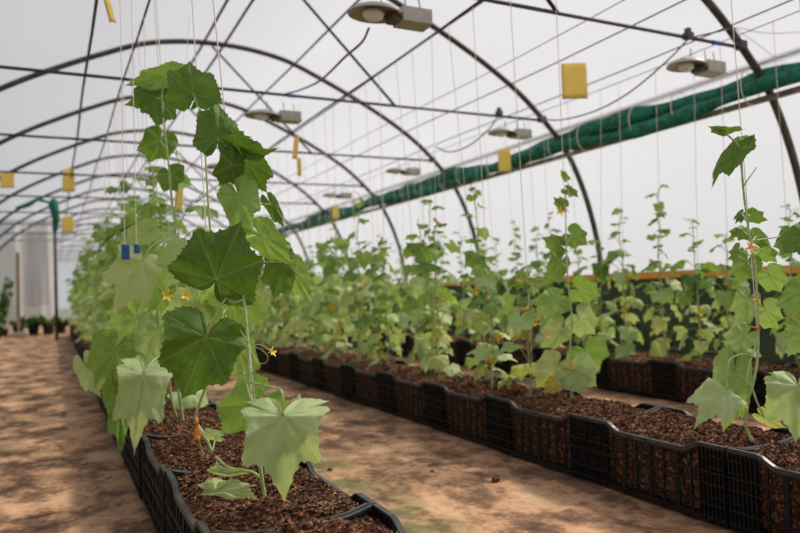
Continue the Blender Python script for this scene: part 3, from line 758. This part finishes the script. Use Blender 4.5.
# R1: nearest vines of the middle row
q1 = empty('cucumber_vine', (1.98, 1.51, .215)); tag(q1, 'tall thin vine at the right with one folded leaf below its tip', 'plant', 'cucumber vines in the middle row')
hero_stem(q1, [(752,441,2.03),(746,425,2.03),(748,400,2.03),(752,387,2.03),(757,362,2.04),(758,335,2.05),(757,300,2.06),(755,265,2.08),(749,232,2.1),(744,195,2.12),(741,160,2.13),(739,147,2.13),(731,138,2.12),(723,132,2.11)], .0052, .0026)
hero_stem(q1, [(752,387,2.03),(747,383,2.02),(750,362,2.03),(756,345,2.05)], .0035, .003, 'side_shoot')
hero_stem(q1, [(743,187,2.12),(749,178,2.1),(757,167,2.08)], .0022, .0012, 'side_shoot')
hero_leaf(q1, (727,389,1.97), (694,425,1.92), 48, .72, 10, [(752,356,2.04),(742,354,2.01),(730,360,1.99),(727,374,1.98)], petr=.003, lob=.9, back=.9)
hero_leaf(q1, (733,374,2.05), (727,434,2.03), 36, .58, -12, [(752,386,2.03),(742,378,2.04)])
hero_leaf(q1, (764,417,2.02), (784,429,1.98), 16, .84, 30, [(752,388,2.03),(757,402,2.02)], res=96, petr=.003)
hero_leaf(q1, (737,149,2.13), (709,181,2.10), 24, .26, 40, [(741,152,2.13)])
hero_leaf(q1, (727,131,2.11), (746,131,2.10), 10, .30, 50, None, res=96)
hero_leaf(q1, (722,131,2.11), (711,126,2.10), 10, .30, 30, None, res=96)
hero_leaf(q1, (752,216,2.12), (766,221,2.10), 16, .32, 30, [(747,220,2.11)], res=96)
hero_leaf(q1, (742,214,2.14), (736,222,2.12), 9, .30, 10, [(747,222,2.11)], res=96)
for (x, y, x2, y2, w_, tn) in ((744,232,726,238,20,.34),(756,236,776,248,22,.34),(738,250,728,262,16,.32),(762,250,780,268,26,.42),(747,262,738,290,36,.40),(770,275,784,300,36,.46),(748,300,732,330,34,.52),(766,310,780,338,36,.50),(745,335,722,352,36,.55),(790,235,780,262,26,.28)):
    hero_leaf(q1, (x,y,2.16), (x+(x2-x)*.75,y+(y2-y)*.75,2.14), w_*.72, tn+.08, rnd.uniform(-35,35), [(752,y+6,2.08)], res=96)
hero_flower(q1, (749,248,2.02), False, 1.1, (R(80),0,0)); hero_flower(q1, (756,300,2.0), False, .9, (R(80),0,.5)); hero_flower(q1, (753,327,2.0), True, .9, (R(100),0,0))
twine(atd(757,330,2.07), aty(731,0,1.66), 'cream twine carrying the tall thin vine at the right', 1.0)
q2 = empty('cucumber_vine', (2.03, 1.30, .215)); tag(q2, 'vine at the right edge with a big pale hanging leaf', 'plant', 'cucumber vines in the middle row')
hero_stem(q2, [(818,452,1.98),(815,420,1.98),(812,380,1.98),(815,330,1.99),(812,280,2.0),(809,240,2.0)], .0055, .003)
hero_leaf(q2, (798,386,1.93), (796,445,1.90), 62, .70, -5, [(812,370,1.98),(803,374,1.95)], petr=.003, lob=.6, back=.7)
hero_leaf(q2, (808,236,1.99), (783,252,1.96), 34, .28, 15, [(811,250,2.0)])
hero_leaf(q2, (806,290,2.0), (786,318,1.98), 36, .45, 15, [(812,300,2.0)])
hero_leaf(q2, (806,330,2.0), (790,352,1.98), 36, .55, 5, [(812,330,2.0)])
twine(atd(812,330,1.98), atd(800,0,2.0), 'cream twine carrying the vine at the right edge', 1.0)
# R3: middle-row vine with the bright double leaf near the raised crate rim
def at_s(x, y, d): return (x, y, d)
q3 = empty('cucumber_vine', atz(572,402,.215)); D = (Vector(q3.location)-EYE).dot(CF)
tag(q3, 'middle-row vine with two bright round leaves above the soil', 'plant', 'cucumber vines in the middle row')
hero_stem(q3, [(572,404,D),(571,385,D),(570,350,D),(572,320,D),(568,280,D),(566,240,D+.03),(566,190,D+.05)], .0055, .0025)
hero_leaf(q3, (576,371,D-.1), (596,386,D-.14), 38, .66, 0, [(571,362,D)])
hero_leaf(q3, (586,352,D-.02), (598,372,D-.05), 42, .46, 12, [(571,352,D)])
hero_leaf(q3, (556,366,D-.04), (538,388,D-.05), 34, .86, -10, [(571,356,D)])
hero_leaf(q3, (554,384,D-.1), (545,392,D-.1), 16, .97, -10, [(571,372,D)], res=96)
for (x, y, x2, y2, w_, tn) in ((560,330,540,352,40,.62),(580,318,598,338,38,.60),(556,300,534,318,38,.44),(580,290,604,300,36,.40),(560,262,548,285,34,.34),(560,245,540,236,22,.28),(572,235,590,246,30,.30),(563,205,552,196,14,.28),(568,190,580,197,14,.26),(566,178,560,170,9,.3)):
    hero_leaf(q3, (x,y,D+.03), (x+(x2-x)*.8,y+(y2-y)*.8,D), w_*.78, tn+.08, rnd.uniform(-35,35), [(569,y+7,D)], res=96)
hero_flower(q3, (559,212,D-.03), False, 1.2, (R(80),0,0)); hero_flower(q3, (547,335,D-.1), False, 1.1, (R(80),0,0)); hero_flower(q3, (570,362,D-.1), True, 1.4, (R(170),0,0))
twine(atd(569,300,D), atd(556,0,D+.1), 'cream twine carrying the vine with the bright round leaves', 1.1)

# ---------------------------------------------------------------- left far corner
def shrub(seed, h, r_, pot=True, label=''):
    g = random.Random(seed); root = empty('potted_shrub')
    b = MB(); n = 14
    prof = [(.09,0),(.115,.18),(.122,.18),(.122,.2),(.108,.2),(.1,.17)]; vs=[]; fs=[]
    for (q, z) in prof:
        for k in range(n): a = 2*PI*k/n; vs.append((q*math.cos(a), q*math.sin(a), z))
    for j in range(len(prof)-1):
        for k in range(n): fs.append((j*n+k, j*n+(k+1)%n, (j+1)*n+(k+1)%n, (j+1)*n+k))
    fs.append(tuple(range((len(prof)-1)*n, len(prof)*n))); fs.append(tuple(range(n-1,-1,-1)))
    b.add(vs, fs); b.build('pot', M['pot'], root, True)
    st = MB(); fo = MB()
    for k in range(9):
        a = g.uniform(0, 6.3); rr = g.uniform(.2, 1)*r_; tip = Vector((math.cos(a)*rr, math.sin(a)*rr, g.uniform(.55,1)*h))
        st.tube(spline([(0,0,.16), (tip.x*.3, tip.y*.3, tip.z*.5), tip], 4), .005, 5)
        for m in range(16):
            t = g.uniform(.35, 1.05); p = Vector((tip.x*t, tip.y*t, .16+(tip.z-.16)*t)); a2 = g.uniform(0,6.3)
            d = Vector((math.cos(a2), math.sin(a2), g.uniform(-.5,.4)))
            place(fo, lib('lo', g.randrange(10)), p, d, Vector((g.uniform(-.5,.5), g.uniform(-.5,.5), 1)), g.uniform(.06,.11), .8, g.uniform(-.1,.15))
    st.build('stem', M['stem_far'], root, True); fo.build('foliage', M['leaf'], root, True)
    return root
S0 = shrub(1, 1.35, .32); S1 = shrub(2, .42, .30)
spots = [(-1.12,17.9,1,0,'tall dark potted shrub at the far left edge of the path end'), (-.98,17.1,.8,0,'dark potted shrub left of the wooden post at the path end'), (-1.05,16.3,.7,0,'shorter dark potted shrub in front of the far left one'),
         (-.42,17.3,1,1,'low dark potted plant right of the wooden post'), (-.12,17.0,1.1,1,'low dark potted plant at the middle of the path end'), (.12,17.4,1,1,'low dark potted plant at the path end beside the vines'), (-.72,17.6,1,1,'low dark potted plant directly behind the wooden post')]
us = set()
for i, (x, y, s, k, l) in enumerate(spots):
    src = (S0, S1)[k]; o = src if k not in us else copy_tree(src); us.add(k)
    o.location = (x, y, 0); o.rotation_euler = (0,0,i*1.3); o.scale = (s,s,s); tag(o, l, 'potted plant', 'potted plants at the end of the path')
root = empty('wooden_post', (-.68, 16.7, 0)); tag(root, 'raw wooden post on a pale block at the end of the path', 'post')
b = MB(); b.box((0,0,.93), (.07,.07,1.7)); b.build('post', M['wood'], root)
b = MB(); b.box((0,0,.04), (.32,.26,.08)); b.build('footing_block', M['concrete'], root)
# hanging plastic curtain
def wavy(x0, x1, z0, z1, y, n, amp, ph):
    mb = MB(); nz = 6; vs = []
    for j in range(nz+1):
        for i in range(n+1):
            u = i/n; z = z0+(z1-z0)*j/nz; vs.append((x0+(x1-x0)*u, y+amp*math.sin(u*17+ph)+amp*.5*math.sin(u*41+z), z + (.03*math.sin(u*9+ph) if j == 0 else 0)))
    mb.add(vs, [(j*(n+1)+i, j*(n+1)+i+1, (j+1)*(n+1)+i+1, (j+1)*(n+1)+i) for j in range(nz) for i in range(n)])
    return mb
tag(wavy(-1.5, .02, .10, 2.62, 18.6, 60, .03, 0).build('plastic_curtain', M['curtain'], smooth=True), 'grey green film curtain closing the far end of the path', 'curtain')
tag(wavy(-.62, -.10, .62, 2.35, 18.2, 24, .02, 1).build('plastic_curtain', M['film'], smooth=True), 'bright white film strip hanging in front of the far curtain', 'curtain')
b = MB(); b.tube([(-1.5,18.55,2.63),(.05,18.55,2.63)], .02, 8); tag(b.build('curtain_rod', M['lath'], smooth=True), 'brown rod holding the far film curtain', 'rod')
root = empty('curtain_post', (.03, 14.2, 0)); tag(root, 'dark post beside the far curtain with green net tied on top', 'post')
b = MB(); b.tube([(0,0,0),(0,0,2.58)], .028, 8); b.build('post', M['steel'], root, True)
b = MB(); b.tube([(0,-.05,2.0),(.02,-.06,2.25),(-.02,-.05,2.5),(0,-.05,2.6)], [.04,.07,.09,.05], 10); b.build('net_bundle', M['net'], root, True)
b = MB(); b.tube([(-.04,-.06,2.52),(-.28,-.08,2.58),(-.42,-.08,2.48),(-.62,-.08,2.40)], [.02,.035,.045,.03], 8); b.build('net_tail', M['net'], root, True)

# ---------------------------------------------------------------- floor litter
b = MB(); g = random.Random(5); pc = atz(325, 502, .235)
for _ in range(220):
    a = g.uniform(0, 6.3); q = abs(g.gauss(0, .022)); p = Vector((pc.x+q*math.cos(a)*1.3, pc.y+q*math.sin(a), .226+g.uniform(0,.008)))
    d = Vector((g.uniform(-1,1), g.uniform(-1,1), g.uniform(-.3,.3))).normalized()*g.uniform(.003,.009); b.tube([p-d, p+d], .0007, 4)
tag(b.build('dry_straw', M['straw']), 'pale dry fibres scattered on the soil of the nearest left crate', 'straw', kind='stuff')
def clod(x, y, s, label, seed=0):
    g = random.Random(seed); b = MB(); n, m = 8, 5; vs = []; fs = []
    for j in range(m+1):
        for k in range(n):
            a, e = 2*PI*k/n, PI*j/m; q = s*(1+g.uniform(-.2,.2)); vs.append((q*math.sin(e)*math.cos(a), q*math.sin(e)*math.sin(a)*.8, q*.7*math.cos(e)+s*.4))
    for j in range(m):
        for k in range(n): fs.append((j*n+k, (j+1)*n+k, (j+1)*n+(k+1)%n, j*n+(k+1)%n))
    b.add(vs, fs); p = atz(x, y, 0); tag(b.build('earth_clod', M['stone'], loc=(p.x, p.y, -.012), smooth=False), label, 'clod')
clod(496, 478, .022, 'dark clod of earth on the path beside the middle crates', 1)
clod(432, 470, .010, 'small clod in the middle of the sunlit path', 2)
clod(330, 468, .012, 'small stone beside the near crate rim', 3)
